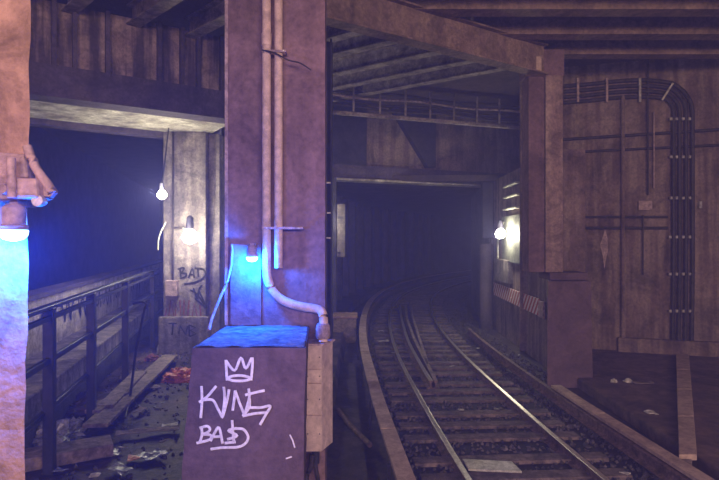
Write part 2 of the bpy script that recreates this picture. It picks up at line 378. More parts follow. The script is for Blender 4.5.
# portal girder with panels above
Pa, Pb = Vector((-1.1, 15.9, 0)), Vector((5.7, 18.6, 0)); Pd = (Pb-Pa).normalized(); Pn = Vector((-Pd.y, Pd.x, 0))
def pq(t0, t1, s0, s1, z0, z1): a = Pa+Pd*t0; b = Pa+Pd*t1; return MB().prism([tuple(a+Pn*s0), tuple(b+Pn*s0), tuple(b+Pn*s1), tuple(a+Pn*s1)], z0, z1)
t = thing('portal_lintel', (Pa+Pb)/2+Vector((0, 0, 4.38)), 'dark lintel girder over the tunnel mouth with a lower edge coloured pale as lamp-lit', 'girder')
link('beam', pq(-1.2, 7.3, 0, .3, 4.44, 4.85), 'steel', t)
fl = link('flange', pq(-1.2, 7.3, -.12, .42, 4.38, 4.44), 'soffit', t); fl['label'] = 'flaked lower flange, lamp light put into its pale colour'  # pale material paints the lamp's light onto the underside
struct('wall_above_portal', pq(-1.2, 8.5, .12, .3, 4.85, 6.75), 'wall')
t = thing('panel_plate', Pa+Pd*.7+Vector((0, 0, 4.85)), 'smooth dark blue grey steel plate above the left end of the tunnel lintel', 'panel')
link('plate', pq(-1.0, 1.42, 0, .12, 4.85, 6.75), 'dark', t)
# sloping gusset
g0 = Pa+Pd*2.2; g1 = Pa+Pd*3.75
mb = MB(); lo = [(g0.x, g0.y, 6.7), (g1.x, g1.y, 6.7), (g1.x, g1.y, 4.9), ((g0*.18+g1*.82).x, (g0*.18+g1*.82).y, 4.9)]
mb.hexa([Vector(p)-Pn*.12 for p in lo], [Vector(p)+Pn*.1 for p in lo])
tag(link('gusset_plate', mb, 'dark'), 'dark triangular brace plate above the middle of the tunnel lintel', 'brace')

# ------------------------------------------------------------ columns
# big centre column on its painted plinth
cD = 4.45; cx0, cx1 = xat(227.5, cD), xat(325, cD)
lo = [at(181, 500, 3.6), at(288, 500, 3.6), at(288, 500, 3.6), at(181, 500, 3.6)]
zt = 1.9
fl0, fl1 = at(192.5, 0, 3.6).x, at(306, 0, 3.6).x
bl0, bl1 = at(180, 0, 3.6).x, at(303, 0, 3.6).x
t = thing('column_plinth', ((fl0+fl1)/2, 4.2, -.1), 'dark purple concrete plinth with a white crown and tags, under the big centre column', 'plinth')
mb = rough_box([(bl0-.09, 3.6, -.1), (bl1-.02, 3.6, -.1), (bl1-.14, 5.3, -.1), (bl0-.05, 5.3, -.1)], [(fl0, 3.6, zt-.02), (fl1, 3.6, zt-.02), (fl1-.12, 5.3, zt), (fl0+.02, 5.3, zt)], 30, .008)
link('block', mb, 'plinth', t)
mb = MB(); nn = 26
for j in range(nn+1):
    for i in range(nn+1):
        u, v = i/nn, j/nn; x = (fl0+.012)*(1-u)+(fl1-.012)*u-.11*u*v+.02*v*(1-u); y = 3.615+1.6*v
        mb.v.append(Vector((x, y, zt-.018+.02*v+.018*abs(noise.noise(Vector((x*9, y*9, 2))))+.03*max(0, noise.noise(Vector((x*3, y*3, 9))))*min(1, v*6, u*6, (1-u)*6))))
for j in range(nn):
    for i in range(nn): mb.f.append([j*(nn+1)+i, j*(nn+1)+i+1, (j+1)*(nn+1)+i+1, (j+1)*(nn+1)+i]); mb.mi.append(0)
dt = link('dusty_top', mb, 'dust', t); dt['label'] = 'crumbly grey dust on the top'
GS = [ # crown and letters, in quarter pixels from (190,340)
 [(145,78),(150,160)], [(145,80),(180,120),(205,70),(225,112),(251,70),(246,160)],
 [(150,152),(170,143),(200,140),(230,145),(245,153),(225,160),(197,162),(170,160),(150,152)],
 [(48,182),(50,240),(45,310)], [(107,182),(70,225),(38,247)], [(55,238),(92,238),(112,270),(131,308)], [(137,185),(140,240),(131,308),(150,240),(158,195)],
 [(182,200),(178,240),(172,280)], [(182,200),(200,250),(220,300)], [(236,192),(238,232),(218,300)], [(222,218),(262,208),(300,200)], [(240,232),(238,268),(212,302)],
 [(238,268),(285,268),(322,262),(305,295),(281,337)], [(212,302),(260,292),(308,288)],
 [(48,345),(50,375),(42,404)], [(40,350),(70,342),(82,355),(70,368),(50,374)], [(50,375),(84,378),(80,396),(28,410)],
 [(84,402),(100,370),(118,348),(132,412)], [(95,385),(130,383)], [(170,318),(172,350),(177,404)], [(190,350),(155,360),(190,380),(150,395)],
 [(180,352),(215,355),(234,385),(222,412),(190,426),(130,428),(84,434)], [(140,410),(185,405)]]
def fslope(px, py): # plinth face is flat at y=3.6
    p = at(px, py, 3.6); p.y -= .012; return p
def dense(P, k=5): return crom(P, k) if len(P) > 2 else P
mb = MB()
for s in GS:
    mb.tube([fslope(190+x/4, 340+y/4) for x, y in dense(s)], .009, 8, flat=(0, 1, 0))
g = link('graffiti', mb, 'white', t, smooth=True); g['label'] = 'white crown and spray-painted tag letters'
for s in ([(289, 434), (292, 440), (294, 447)], [(285, 458), (291, 456)]): link('paint_splash', MB().tube([fslope(x+1, y) for x, y in s], .005, 8, flat=(0, 1, 0)), 'white', t)
t = thing('concrete_column', ((cx0+cx1)/2, 4.8, zt), 'broad purple brown column in the centre with two vertical conduits', 'column')
link('shaft', rough_box([(cx0, cD, -.1), (cx1, cD, -.1), (cx1-.03, 5.15, -.1), (cx0, 5.15, -.1)], [(cx0, cD, 6.7), (cx1, cD, 6.7), (cx1-.03, 5.15, 6.7), (cx0, 5.15, 6.7)], 60, .008, 3), 'column', t)
link('corner_strip', MB().box(cx0-.02, cx0+.006, cD-.012, cD+.06, zt, 6.7), 'pinkbox', t)
p0 = at(231, 244, cD); p1 = at(262, 322, cD)
link('repair_patch', MB().box(p0.x, p1.x, cD-.035, cD+.02, zt, p0.z), 'column', t, bevel=.006)
# conduits down the column: the first turns and runs into the beige junction box
t = thing('conduit', at(267, 0, cD-.05), 'tan conduit down the centre column, bending right into the beige box', 'conduit')
pd = cD-.06
pts = [at(266.5, y, pd) for y in (-190, -60, 60, 180, 250, 268)]+[at(*q, pd) for q in ((268, 280), (273, 291), (281, 299), (292, 304), (304, 307), (314, 308.5))]+[at(321, 311, pd-.02), at(323.5, 318, pd-.05), at(323.5, 330, pd-.08), at(323, 342, pd-.1)]
link('pipe', MB().tube(crom([tuple(p) for p in pts], 4), .036, 14), 'pipe', t, smooth=True)
p = at(323, 331, pd-.08); link('coupling', MB().lathe((p.x, p.y, p.z-.06), [(.05, 0), (.06, .02), (.055, .1), (.045, .12)]), 'pinkbox', t, smooth=True)
p = at(266.5, 40, pd); link('coupling', MB().lathe((p.x, p.y, p.z-.05), [(.04, 0), (.042, .1)]), 'pipe', t, smooth=True)
t = thing('conduit', at(279, 268, cD-.05), 'straight tan conduit beside the bent one, ending halfway down the column', 'conduit')
link('pipe', MB().tube([at(278.5, y, pd) for y in (-190, 60, 268)], .034, 14), 'pipe', t, smooth=True)
for y in (51, 228):
    a, b = at(262 if y > 100 else 262, y, cD-.1), at(303 if y > 100 else 286, y, cD-.1)
    m = MB().box(a.x, b.x, cD-.105, cD-.095, a.z-.009, a.z+.009); m.box(b.x-.01, b.x, cD-.1, cD, a.z-.009, a.z+.009)
    st = link('strap', m, 'pinkbox', t)
    for u in (.12, .9): link('bolt', MB().lathe((a.x+(b.x-a.x)*u, cD-.105, a.z), [(.007, 0), (.007, .006)], axis=(0, -1, 0), n=8), 'clamp', st)
t = thing('loose_cable', at(212, 328, cD), 'thin cable hanging off the left side of the centre column onto the plinth', 'cable')
link('cable', MB().tube(crom([tuple(at(*q)) for q in ((232, 244, cD-.04), (231.5, 262, cD-.05), (227, 282, cD-.08), (219, 300, cD-.15), (212, 318, cD-.25), (209, 330, cD-.33))], 5), .012, 8), 'pinkbox', t, smooth=True)
# thin cable across the column top
t = tag(link('wire', MB().tube(crom([tuple(at(x, y, cD-.11)) for x, y in ((262, 50), (275, 53), (288, 60), (300, 63), (311, 70))], 4), .006, 6), 'cable'), 'thin black wire drooping across the upper centre column', 'wire')
# blue lamp on column
def blue_lamp(px, py, D, s, label, power, up=True):
    c = at(px, py, D); t = thing('blue_lamp', c, label, 'lamp', 'blue emergency lamps')
    k = s
    gb = MB().lathe(c-Vector((0, 0, .045*k)), [(.01*k, -.022*k), (.045*k, -.012*k), (.062*k, .008*k), (.066*k, .03*k), (.06*k, .035*k)], n=20)
    o = link('glass_dome', gb, 'lampblue', t, smooth=True); o['label'] = 'glowing blue glass'
    link('socket', MB().lathe(c-Vector((0, 0, .01*k)), [(.066*k, 0), (.07*k, .02*k), (.055*k, .03*k), (.055*k, .11*k), (.03*k, .13*k)], n=16), 'pinkbox', t, smooth=True)
    b = MB(); b.box(c.x-.02*k, c.x+.02*k, c.y, c.y+.16*k, c.z+.11*k, c.z+.14*k); link('bracket', b, 'pinkbox', t)
    L = point('blue_light', c-Vector((0, .02, .10*k)), power, (0, .105, 1), .04); L.parent = t; L.location = Vector((0, -.02, -.10*k))
    return t
blue_lamp(252, 256, cD-.13, .72, 'small glowing blue lamp on the centre column above the plinth', 130)
# junction box right of the plinth
bD = 4.25
p0, p1 = at(306, 345, bD), at(322, 452, bD)
t = thing('junction_box', ((p0.x+p1.x)/2, bD+.1, p1.z), 'tall beige four-section junction box hanging right of the plinth', 'box')
zs = [345, 369, 383, 415, 452]
X2 = at(333, 400, bD+.1).x
link('body', MB().prism([(p0.x+.005, bD+.01), (p1.x, bD+.01), (p1.x+.075, bD+.19), (p0.x+.005, bD+.19)], p1.z+.004, p0.z-.004), 'box', t, bevel=.004)
for a, b in zip(zs, zs[1:]):
    link('cover', MB().box(p0.x, p1.x-.003, bD-.008, bD+.012, at(0, b, bD).z+.006, at(0, a, bD).z-.004), 'box', t, bevel=.003)
    cv = bpy.data.objects[list(WL)[-1]]; zc = (at(0, a, bD).z+at(0, b, bD).z)/2
    for x_ in (p0.x+.014, p1.x-.018): link('screw', MB().lathe((x_, bD-.008, zc), [(.005, 0), (.005, .003)], axis=(0, -1, 0), n=8), 'dark', cv)
link('top_cap', MB().prism([(p0.x-.012, bD-.02), (p1.x+.01, bD-.02), (p1.x+.095, bD+.2), (p0.x-.012, bD+.2)], p0.z-.004, p0.z+.012), 'pinkbox', t)
link('outlet', MB().lathe((p0.x+.07, bD+.08, p1.z-.12), [(.03, 0), (.03, .1), (.045, .125)]), 'dark', t, smooth=True)
link('arm', MB().box(p0.x-.16, p0.x+.02, bD+.13, bD+.18, p1.z+.3, p1.z+.36), 'dark', t)
link('arm', MB().box(p0.x-.16, p0.x+.02, bD+.13, bD+.18, p0.z-.3, p0.z-.24), 'dark', t)
t = tag(link('cable_bundle', MB().tube(crom([tuple(at(*q, 4.3)) for q in ((312, 455), (311, 466), (306, 478), (309, 492), (305, 510), (306, 560), (306, 565))], 4), .022, 8).tube(crom([tuple(at(*q, 4.33)) for q in ((314, 455), (316, 470), (318, 486), (313, 510), (312, 560), (312, 564))], 4), .018, 8), 'cable', smooth=True), 'tangle of dark cables dropping below the beige junction box', 'cable')

# left foreground column
lD = 2.2
t = thing('concrete_column', (-1.75, lD+.3, -.1), 'rough pink concrete column cut off by the left edge of the picture', 'column')
xa, xb = xat(33, lD), xat(21, lD)
link('shaft', rough_box([(-2.3, lD, -.1), (xb-.01, lD, -.1), (xb-.01-.33, lD+.5, -.1), (-2.6, lD+.5, -.1)], [(-2.3, lD, 5), (xa+.01, lD, 5), (xa+.01-.33, lD+.5, 5), (-2.6, lD+.5, 5)], 90, .009, 9), 'oldcol', t)
aD = lD-.09
t = thing('cable_fitting', at(20, 200, aD), 'dusty pink cable box and angled bracket on the left column above the lamp', 'bracket')
def poly(name, pts, D0, D1, m, par, bev=.006):
    mb = MB(); mb.hexa([at(x, y, D0) for x, y in pts], [at(x, y, D0)+Vector((0, D1-D0, 0)) for x, y in pts]); return link(name, mb, m, par, bevel=bev)
poly('housing', [(-30, 176), (36, 178), (38, 198), (-30, 201)], aD-.06, aD+.06, 'pinkbox', t, .012)
poly('housing', [(-30, 150), (24, 154), (27, 178), (-30, 178)], aD-.02, aD+.08, 'pinkbox', t, .01)
link('bracket_arm', MB().tube(crom([tuple(at(*q, aD-.02)) for q in ((27, 146), (31, 158), (36, 168), (42, 177), (48, 185), (52, 193))], 2), .017, 12), 'pinkbox', t, smooth=True)
poly('bracket_plate', [(34, 172), (46, 178), (55, 192), (50, 197), (38, 196)], aD-.02, aD+.01, 'pinkbox', t, .004)
link('pipe_stub', MB().tube([at(11, 158, aD-.07), at(12, 198, aD-.07)], .016, 10), 'pinkbox', t, smooth=True)
c = at(40, 201, aD-.03); link('end_cap', MB().lathe(c, [(.018, -.02), (.022, 0), (.022, .02)], axis=(0, -1, 0)), 'clamp', t, smooth=True)
link('screw', MB().lathe(at(3, 189, aD-.07), [(.02, -.01), (.02, .01)], axis=(0, -1, 0)), 'pinkbox', t)
blue_lamp(13.5, 228, lD-.10, .78, 'bright glowing blue lamp on the left foreground column', 130)

# left back pillar with graffiti
qD = 11.6
t = thing('concrete_pillar', at(193, 345, qD+.3), 'lamp-lit concrete pillar behind the railing end, covered in dark and red graffiti', 'pillar')
gx = lambda px: xat(px, qD)
link('shaft', MB().box(gx(163), gx(206), qD, qD+.8, .1, 4.93), 'lightc', t, bevel=.02)
link('shaft_edge', MB().box(gx(206), gx(217), qD+.22, qD+.9, .1, 4.93), 'lightc', t, bevel=.01)
link('foot', MB().prism([(gx(160), qD-.12), (gx(210), qD-.12), (gx(210), qD), (gx(160), qD)], .05, at(0, 316, qD).z), 'lightc', t, bevel=.03)
G8 = [[(240,108),(243,140),(246,166)], [(225,115),(262,105),(256,128),(240,138)], [(240,138),(277,142),(270,160),(240,168)],
 [(290,168),(315,113),(326,168)], [(295,147),(326,146)], [(345,108),(352,162)], [(328,108),(378,115),(392,145),(370,175),(320,195),(265,204)],
 [(320,228),(332,262),(345,292),(352,240),(372,210)], [(352,240),(375,290),(400,345)], [(300,240),(340,262),(388,330)], [(330,290),(400,350)]]
mb = MB()
for s in G8: mb.tube([at(140+x/6, 250+y/6, qD-.012) for x, y in dense(s)], .018, 8, flat=(0, 1, 0))
g = link('graffiti', mb, 'black', t); g['label'] = 'thin black tag lettering'
mb = MB()
for s in ([(170,420),(185,300),(205,400)], [(215,395),(210,320),(245,400),(240,300)], [(265,300),(262,385),(285,400),(295,300)], [(310,420),(325,320),(350,425)], [(160,350),(150,400)], [(360,330),(365,400),(395,420)]):
    mb.tube([at(140+x/6, 250+y/6, qD-.012) for x, y in s], .017, 8, flat=(0, 1, 0))
g = link('graffiti', mb, 'red', t); g['label'] = 'broad dull red lettering'
mb = MB()
for s in ([(475,235),(502,235)], [(490,235),(487,272)], [(508,268),(512,242),(530,270),(537,243)], [(541,240),(542,276)], [(541,240),(562,248),(545,257),(564,268),(542,277)]):
    mb.tube([at(20+x/3.2, 250+y/3.2, qD-.135) for x, y in s], .018, 8, flat=(0, 1, 0))
g = link('graffiti', mb, 'black', t); g['label'] = 'black letters low on the foot'
t = thing('switch_box', at(173, 295, qD-.1), 'small grey box at the end of the cable on the lamp-lit pillar', 'box')
a, b = at(167, 280, qD), at(179, 296, qD)
link('box', MB().box(a.x, b.x, qD-.12, qD, b.z, a.z), 'pinkbox', t, bevel=.01)
link('cable', MB().tube([at(173, y, qD-.04) for y in (132, 180, 215, 240, 260, 281)], .022, 8), 'cable', t, smooth=True)
link('cable', MB().tube(crom([tuple(at(*q, qD-.05)) for q in ((186, 228), (180, 228), (174, 228))], 3), .02, 8), 'cable', t, smooth=True)
t = tag(link('lit_edge_tube', MB().tube([at(218, y, qD+.4) for y in (128, 200, 260, 300, 340)], .075, 12), 'pale', smooth=True), 'pale tube added for the lamp-lit wall edge between the graffiti pillar and the centre column', 'pipe')  # added tube standing in for a strip of lamp-lit wall edge

def white_lamp(px, py, D, label, power, r=.07, cableto=None, wall=True):
    c = at(px, py, D); t = thing('bulb_lamp', c, label, 'lamp', 'bright white tunnel lamps')
    link('bulb', MB().lathe(c-Vector((0, 0, r*.9)), [(r*.2, 0), (r*.75, r*.3), (r, r*.9), (r*.75, r*1.5), (r*.4, r*1.9)], n=16), 'lampwhite', t, smooth=True)
    link('lamp_holder', MB().lathe(c+Vector((0, 0, r)), [(r*.45, 0), (r*.5, r*.4), (r*.45, r*1.5), (r*.15, r*1.8)], n=12), 'dark', t, smooth=True)
    if cableto: link('cable', MB().tube(crom([tuple(c+Vector((0, .02, r*2.6)))]+[tuple(at(*q)) for q in cableto], 5), .018, 8), 'pale', t, smooth=True)
    L = point('lamp_light', c, power, (1, .93, .80), r); L.parent = t; L.location = (0, -r*1.3-.05, 0)
    return t
white_lamp(162, 195, 10.9, 'bright round bulb left of the graffiti pillar, over the end of the railing', 110, .095)
c = at(162, 195, 10.9)
link('hanger', MB().tube([c+Vector((0, .02, .2)), c+Vector((.02, .25, 1.2)), Vector((c.x+.03, c.y+.3, 4.92))], .014, 8), 'dark', bpy.data.objects['bulb_lamp'], smooth=True)
tag(link('hanging_cable', MB().tube(crom([tuple(at(*q)) for q in ((166, 222, 11.5), (161, 232, 11.45), (158.5, 240, 11.45), (158, 250, 11.45))], 5), .016, 8), 'pale', smooth=True), 'short pale curl of cable hanging below the bulb left of the graffiti pillar', 'cable')
white_lamp(190, 237, 11.2, 'bright lamp on the face of the graffiti pillar', 60, .16, ((189, 229, 11.4), (183, 228, 11.5)))

# right pillar on its block
rD = 10.4
_b = None
t = thing('steel_pillar', at(546, 278, rD+.3), 'brown pillar on a dark block right of the tunnel mouth', 'pillar')
x0, x1, x2 = xat(529, rD), xat(545, rD), xat(562, rD)
link('flange', MB().box(x1, x2, rD-.05, rD+.45, 1.98, 5.76), 'pillarb', t, bevel=.01)
link('shaft', MB().box(x0, x1, rD+.02, rD+.45, 1.98, 5.76), 'column', t, bevel=.01)
link('cap', MB().box(x0-.06, x2+.04, rD-.02, rD+.45, 5.75, 6.27), 'column', t, bevel=.01)
a = at(529, 57, rD-.1); b = at(541, 74, rD-.1)
link('bracket', MB().box(a.x, b.x, rD-.14, rD-.02, b.z, a.z), 'trough', t, bevel=.01)
t = thing('pillar_block', at(560, 378, rD), 'dark purple block carrying the right-hand pillar beside the track', 'plinth')
link('block', rough_box([(xat(547, rD-.35), rD-.35, -.15), (xat(585, rD), rD-.35, -.15), (xat(585, rD), rD+.55, -.15), (xat(547, rD+.55), rD+.55, -.15)], [(xat(548, rD-.35), rD-.35, 1.83), (xat(583, rD), rD-.35, 1.83), (xat(583, rD), rD+.55, 1.83), (xat(548, rD+.55), rD+.55, 1.83)], 24, .01, 5), 'plinth', t)
link('block_cap', MB().box(xat(549, rD), xat(587, rD)+.0, rD-.06, rD+.6, 1.83, 1.975), 'plinth', t, bevel=.02)

# portal side: round pillar, lamp, cabinets, striped board
t = thing('round_pillar', at(486, 322, 16.8), 'round grey pillar at the right side of the tunnel mouth', 'pillar')
c = at(486, 322, 16.8); link('shaft', MB().lathe((c.x, c.y, -.16), [(.21, 0), (.2, .1), (.2, 2.65)], n=20), 'steel', t, smooth=True)
link('upper_post', MB().box(c.x-.14, c.x+.2, c.y-.14, c.y+.14, 2.65, 4.4), 'dark', t, bevel=.02)
white_lamp(500.5, 234, 14.6, 'dazzling lamp on the wall at the right of the tunnel mouth', 130, .14, ((502, 225, 14.9), (506, 218, 15.2)))
def pw(px, o=0): # wall_portal face at px
    A = Vector((4.0-o, 11.0)); d = Vector((.22, 6.4)); k = (px-CX)/F; t = (A.x-k*A.y)/(k*d.y-d.x); return A+d*t
def wall_panel(name, px0, px1, zlo, zhi, th, m, label, cat):
    a, b = pw(px0), pw(px1)
    return tag(link(name, MB().prism([(a.x-th, a.y), (b.x-th, b.y), (b.x+.02, b.y), (a.x+.02, a.y)], zlo, zhi), m, bevel=.01), label, cat)
wall_panel('wall_cabinet', 505, 524, 2.0, 3.25, .10, 'cabinet', 'pale upright cabinet on the wall right of the dazzling lamp', 'cabinet')
wall_panel('wall_cabinet', 498.5, 513, 1.42, 2.05, .14, 'lightc', 'lower pale box on the wall under the dazzling lamp', 'cabinet')
for i, z in enumerate((4.05, 3.75, 3.42)):
    wall_panel('conduit_strip', 507, 520, z, z+.045, .12, 'pale', 'short pale conduit above the wall cabinet, %s one down' % ['top', 'middle', 'lowest'][i], 'conduit')
t = thing('striped_barrier', (4.0, 13.5, 1.0), 'red and white striped board fixed along the wall beside the tunnel mouth', 'barrier')
a, b = pw(540, .06), pw(494.5, .06)
link('board', MB().prism([(a.x-.03, a.y), (b.x-.03, b.y), (b.x, b.y), (a.x, a.y)], 0.93, 1.30), 'redwhite', t)
a = pw(546, .07); b = pw(541, .07)
e = link('end_plate', MB().prism([(b.x-.06, b.y), (b.x-.06, b.y-.3), (b.x-.02, b.y-.3), (b.x-.02, b.y)], .93, 1.28), 'pinkbox', t)
for px in (500, 520): a = pw(px, .06); link('bracket', MB().box(a.x, a.x+.08, a.y-.03, a.y+.03, 1.1, 1.25), 'dark', t)
t = tag(link('wall_conduit', MB().tube(crom([(pw(498, .06).x, pw(498, .06).y, z) for z in (2.7, 2.0, 1.4)], 3), .03, 8), 'pale', smooth=True), 'pale conduit dropping from the dazzling lamp to the striped board', 'conduit')

# steel columns along the left side of the tunnel
path = off(-3.05, 0, 15.5, 40)
k = 0; i = 2; cols = []
while i < len(path)-1:
    p = path[i]; d = (path[min(i+1, len(path)-1)]-path[i-1]).normalized(); n = Vector((d.y, -d.x, 0)); q = Vector((p.x, p.y, 0))
    if k == 0:
        t = thing('tunnel_column', q, 'dark riveted steel column in the row along the left tunnel wall', 'column', 'steel columns in the tunnel')
        d0, n0 = Vector((0, 1, 0)), Vector((1, 0, 0))
        link('web', MB().bar(q+Vector((0, 0, .1)), q+Vector((0, 0, 4.44)), .03, .3, up=n0), 'steel', t)
        for s in (-1, 1): link('flange', MB().bar(q+n0*.15*s+Vector((0, 0, .1)), q+n0*.15*s+Vector((0, 0, 4.44)), .3, .03, up=n0), 'steel', t)
        first = t; kids = list(t.children)
        first.rotation_euler.z = math.atan2(d.y, d.x)-math.pi/2
    else:
        c = first.copy(); COL.objects.link(c); c.location = q; c.rotation_euler.z = math.atan2(d.y, d.x)-math.pi/2
        for ch in kids: e = ch.copy(); COL.objects.link(e); e.parent = c
    k += 1; i += 6
# dark post right behind the centre column, with a lit plate seen past it
t = thing('dark_post', (xat(328, 9), 9, -.1), 'dark post seen just past the right edge of the centre column', 'column')
link('web', MB().box(xat(322, 9), xat(331, 9), 8.98, 9.02, -.1, 5.9), 'dark', t)
for px in (322, 331.5): link('flange', MB().box(xat(px, 9)-.015, xat(px, 9)+.015, 8.85, 9.15, -.1, 5.9), 'dark', t)
for y in (183, 213, 238): p = at(327, y, 8.84); link('clamp', MB().box(p.x-.07, p.x+.06, 8.80, 8.86, p.z-.012, p.z+.012), 'clamp', t)
t = thing('wall_plate', at(341, 257, 15.4), 'narrow cream plate lit brightly in the gap left of the tunnel columns', 'panel')
p0, p1 = at(337, 204, 15.4), at(345, 257, 15.4)
link('plate', MB().box(p0.x, p1.x, 15.4, 15.46, p1.z, p0.z), 'lightc', t)
link('clip', MB().box(p0.x+.02, p0.x+.16, 15.36, 15.4, p0.z-.42, p0.z-.36), 'dark', t); link('clip', MB().box(p0.x+.02, p0.x+.1, 15.36, 15.4, p1.z+.1, p1.z+.15), 'dark', t)
struct('wall_gap', MB().box(-2.6, p0.x-.03, 15.5, 15.9, -.1, 4.4), 'darkwall')
white_lamp(331, 222, 14.9, 'lamp mostly hidden by the dark post right of the centre column', 22, .05)
c = at(331, 222, 14.9); bpy.data.objects['lamp_light.003'].location = (.12, -.12, 0); link('wall_arm', MB().box(c.x-.02, c.x+.02, c.y, 15.5, c.z+.1, c.z+.14), 'dark', bpy.data.objects['bulb_lamp.003'])

# ------------------------------------------------------------ railing
t = thing('railing', rl(3.5, 0, .1), 'dark steel pedestrian railing along the left walkway', 'railing')
link('top_rail', MB().bar(rl(-1.5, 0, 1.91), rl(8.2, 0, 1.91), .09, .05), 'rail', t, bevel=.01)
link('top_rail', MB().bar(rl(-1.5, -.02, 1.80), rl(8.2, -.02, 1.80), .04, .05), 'rail', t)
link('mid_rail', MB().bar(rl(-1.5, 0, 1.36), rl(8.2, 0, 1.36), .05, .07), 'rail', t, bevel=.01)
link('low_rail', MB().bar(rl(-1.5, .05, .82), rl(8.2, .05, .82), .05, .05), 'rail', t, bevel=.01)
for D in (4.0, 5.59, 7.18, 9.33, 12.25):
    tt = (D-4.97)/.976
    link('post', MB().bar(rl(tt, 0, .1), rl(tt, 0, 1.9), .1, .12, up=U), 'rail', t, bevel=.008)
# graffiti along the parapet
mb = MB()
for i in range(9):
    t0 = 4.2+i*1.05; pts = []
    for j in range(7): pts.append(rl(t0+.13*j+.05*math.sin(j*2), 1.238, 1.25+.24*math.sin(j*2.3+i)))
    mb.tube(crom([tuple(p) for p in pts], 4), .03, 6, flat=tuple(S))
tag(link('graffiti_tags', mb, 'black'), 'dark looping spray tags on the pale low wall behind the railing', 'graffiti')
# pole leaning on railing
a, b = at(147, 305, 8.7), at(124, 425, 6.9)
b.z = .2; 
t = thing('long_pole', b, 'thin dark pole with a crossbar handle leaning at the railing', 'pole')
link('shaft', MB().tube([at(145, 307, 8.6), at(136, 350, 8.0), at(130, 398, 7.9), at(125, 418, 7.1)], .018, 8), 'dark', t, smooth=True)
link('handle', MB().tube(crom([tuple(at(*q)) for q in ((133, 304, 8.6), (140, 302, 8.6), (146, 303, 8.6), (146.5, 309, 8.6))], 4), .02, 8), 'dark', t, smooth=True)

# ------------------------------------------------------------ track
ONE = 'zeroth first second third fourth fifth sixth seventh eighth ninth tenth eleventh twelfth thirteenth fourteenth fifteenth sixteenth seventeenth eighteenth nineteenth'.split()
def ordw(n):
    if n < 20: return ONE[n]
    tens = {2: 'twent', 3: 'thirt', 4: 'fort'}[n//10]
    return tens+'ieth' if n % 10 == 0 else tens+'y-'+ONE[n % 10]
struct('trim_4', sweep(off(0, 0, 1, 42), [(-1.35, -.185), (1.35, -.185), (1.25, -.15), (-1.25, -.15)]), 'bed')
for o_, nm in ((-.745, 'left running rail of the curving track'), (.745, 'right running rail of the curving track, shining along its top')):
    tag(link('track_rail', sweep(off(o_, 0, 1.2, 42), RP, RM), ['rust', 'shine']), nm, 'rail')
# sleepers
sl = None; ci = 0; s_path = CL
i = 20
while i < len(CL)-2:
    p = CL[i]
    if p.y > 36: break
    d = (CL[i+1]-CL[i-1]).normalized(); a = math.atan2(d.y, d.x)-math.pi/2
    if sl is None:
        mb = MB().box(-1.22, 1.22, -.11, .11, -.2, -.10); sl = link('sleeper', mb, 'tie', bevel=.012)
        o = tag(sl, 'dark timber sleeper lying across under the two running rails', 'sleeper', 'sleepers under the track')
    else: o = sl.copy(); COL.objects.link(o)
    nth = ci+1
    o['label'] = 'dark timber sleeper under the rails, %s up from the bottom edge of the picture' % ordw(nth) if nth < 40 else 'faint sleeper far up the dark tunnel curve'
    o.location = (p.x, p.y, -.2+random.uniform(-.006, .006)); o.rotation_euler.z = a+random.uniform(-.02, .02)
    i += 2 if ci % 3 else 3; ci += 1
# loose rails between
for pts, lab in ((((399, 305), (400.5, 312), (402, 320), (408, 340), (420, 363), (433, 384)), 'leftmost of three loose rusty rails lying inside the track'),
                 (((406, 305), (406, 312), (407.5, 320), (415, 340), (427, 363), (437, 383)), 'middle of three loose rusty rails lying inside the track'),
                 (((409, 301), (413, 317), (420, 340), (428, 365)), 'rightmost and shortest of three loose rusty rails inside the track')):
    P = []
    for x, y in pts: D = F*(EYE-.05)/(y-CY); P.append((xat(x, D), D, .05))
    P = resample([Vector(p) for p in crom(P, 10)], .3)
    for _ in range(6): P = [P[0]]+[(P[i-1]+P[i]*2+P[i+1])/4 for i in range(1, len(P)-1)]+[P[-1]]
    tag(link('loose_rail', sweep(P, RP, RM), ['rust', 'shine' if 'leftmost' in lab else 'wood']), lab, 'rail')
# third rails with cover boards
t3 = tag(link('third_rail', sweep(off(-1.47, .12, 1.2, 42), RP), 'rust'), 'rusty third rail under the pale cover boards left of the track', 'rail')
lefts = off(-1.53, .30, 1.5, 42); seg = 9; n = 0; i = 2
ords = ['nearest', 'second nearest', 'third nearest', 'fourth nearest', 'fifth nearest', 'sixth nearest']
while i+2 < len(lefts):
    P = lefts[i:i+seg+1]; P = P[:-1]+[P[-1]-(P[-1]-P[-2])*.14]
    lab = 'pale pink cover board over the left third rail, %s up from the bottom edge' % ordw(n+1)
    t = thing('cover_board', P[0]-Vector((0, 0, .1)), lab, 'board', 'left third rail cover boards')
    link('board', sweep(P, [(-.09, -.04), (.09, -.04), (.09, 0), (-.09, 0)]), 'board', t)
    q = P[len(P)//2]; link('bracket', MB().box(q.x-.13, q.x-.10, q.y-.03, q.y+.03, -.16, .27), 'dark', t)
    n += 1; i += seg
tag(link('third_rail', sweep(off(1.45, .12, 1.2, 15.2), RP), 'rust'), 'rusty third rail along the right of the track, bare at its far end', 'rail')
rights = off(1.52, .16, 1.5, 9.1); rights = rights
n = 0; i = len(rights)-1
rs = [rights[k:k+13] for k in range(0, len(rights)-1, 12)]
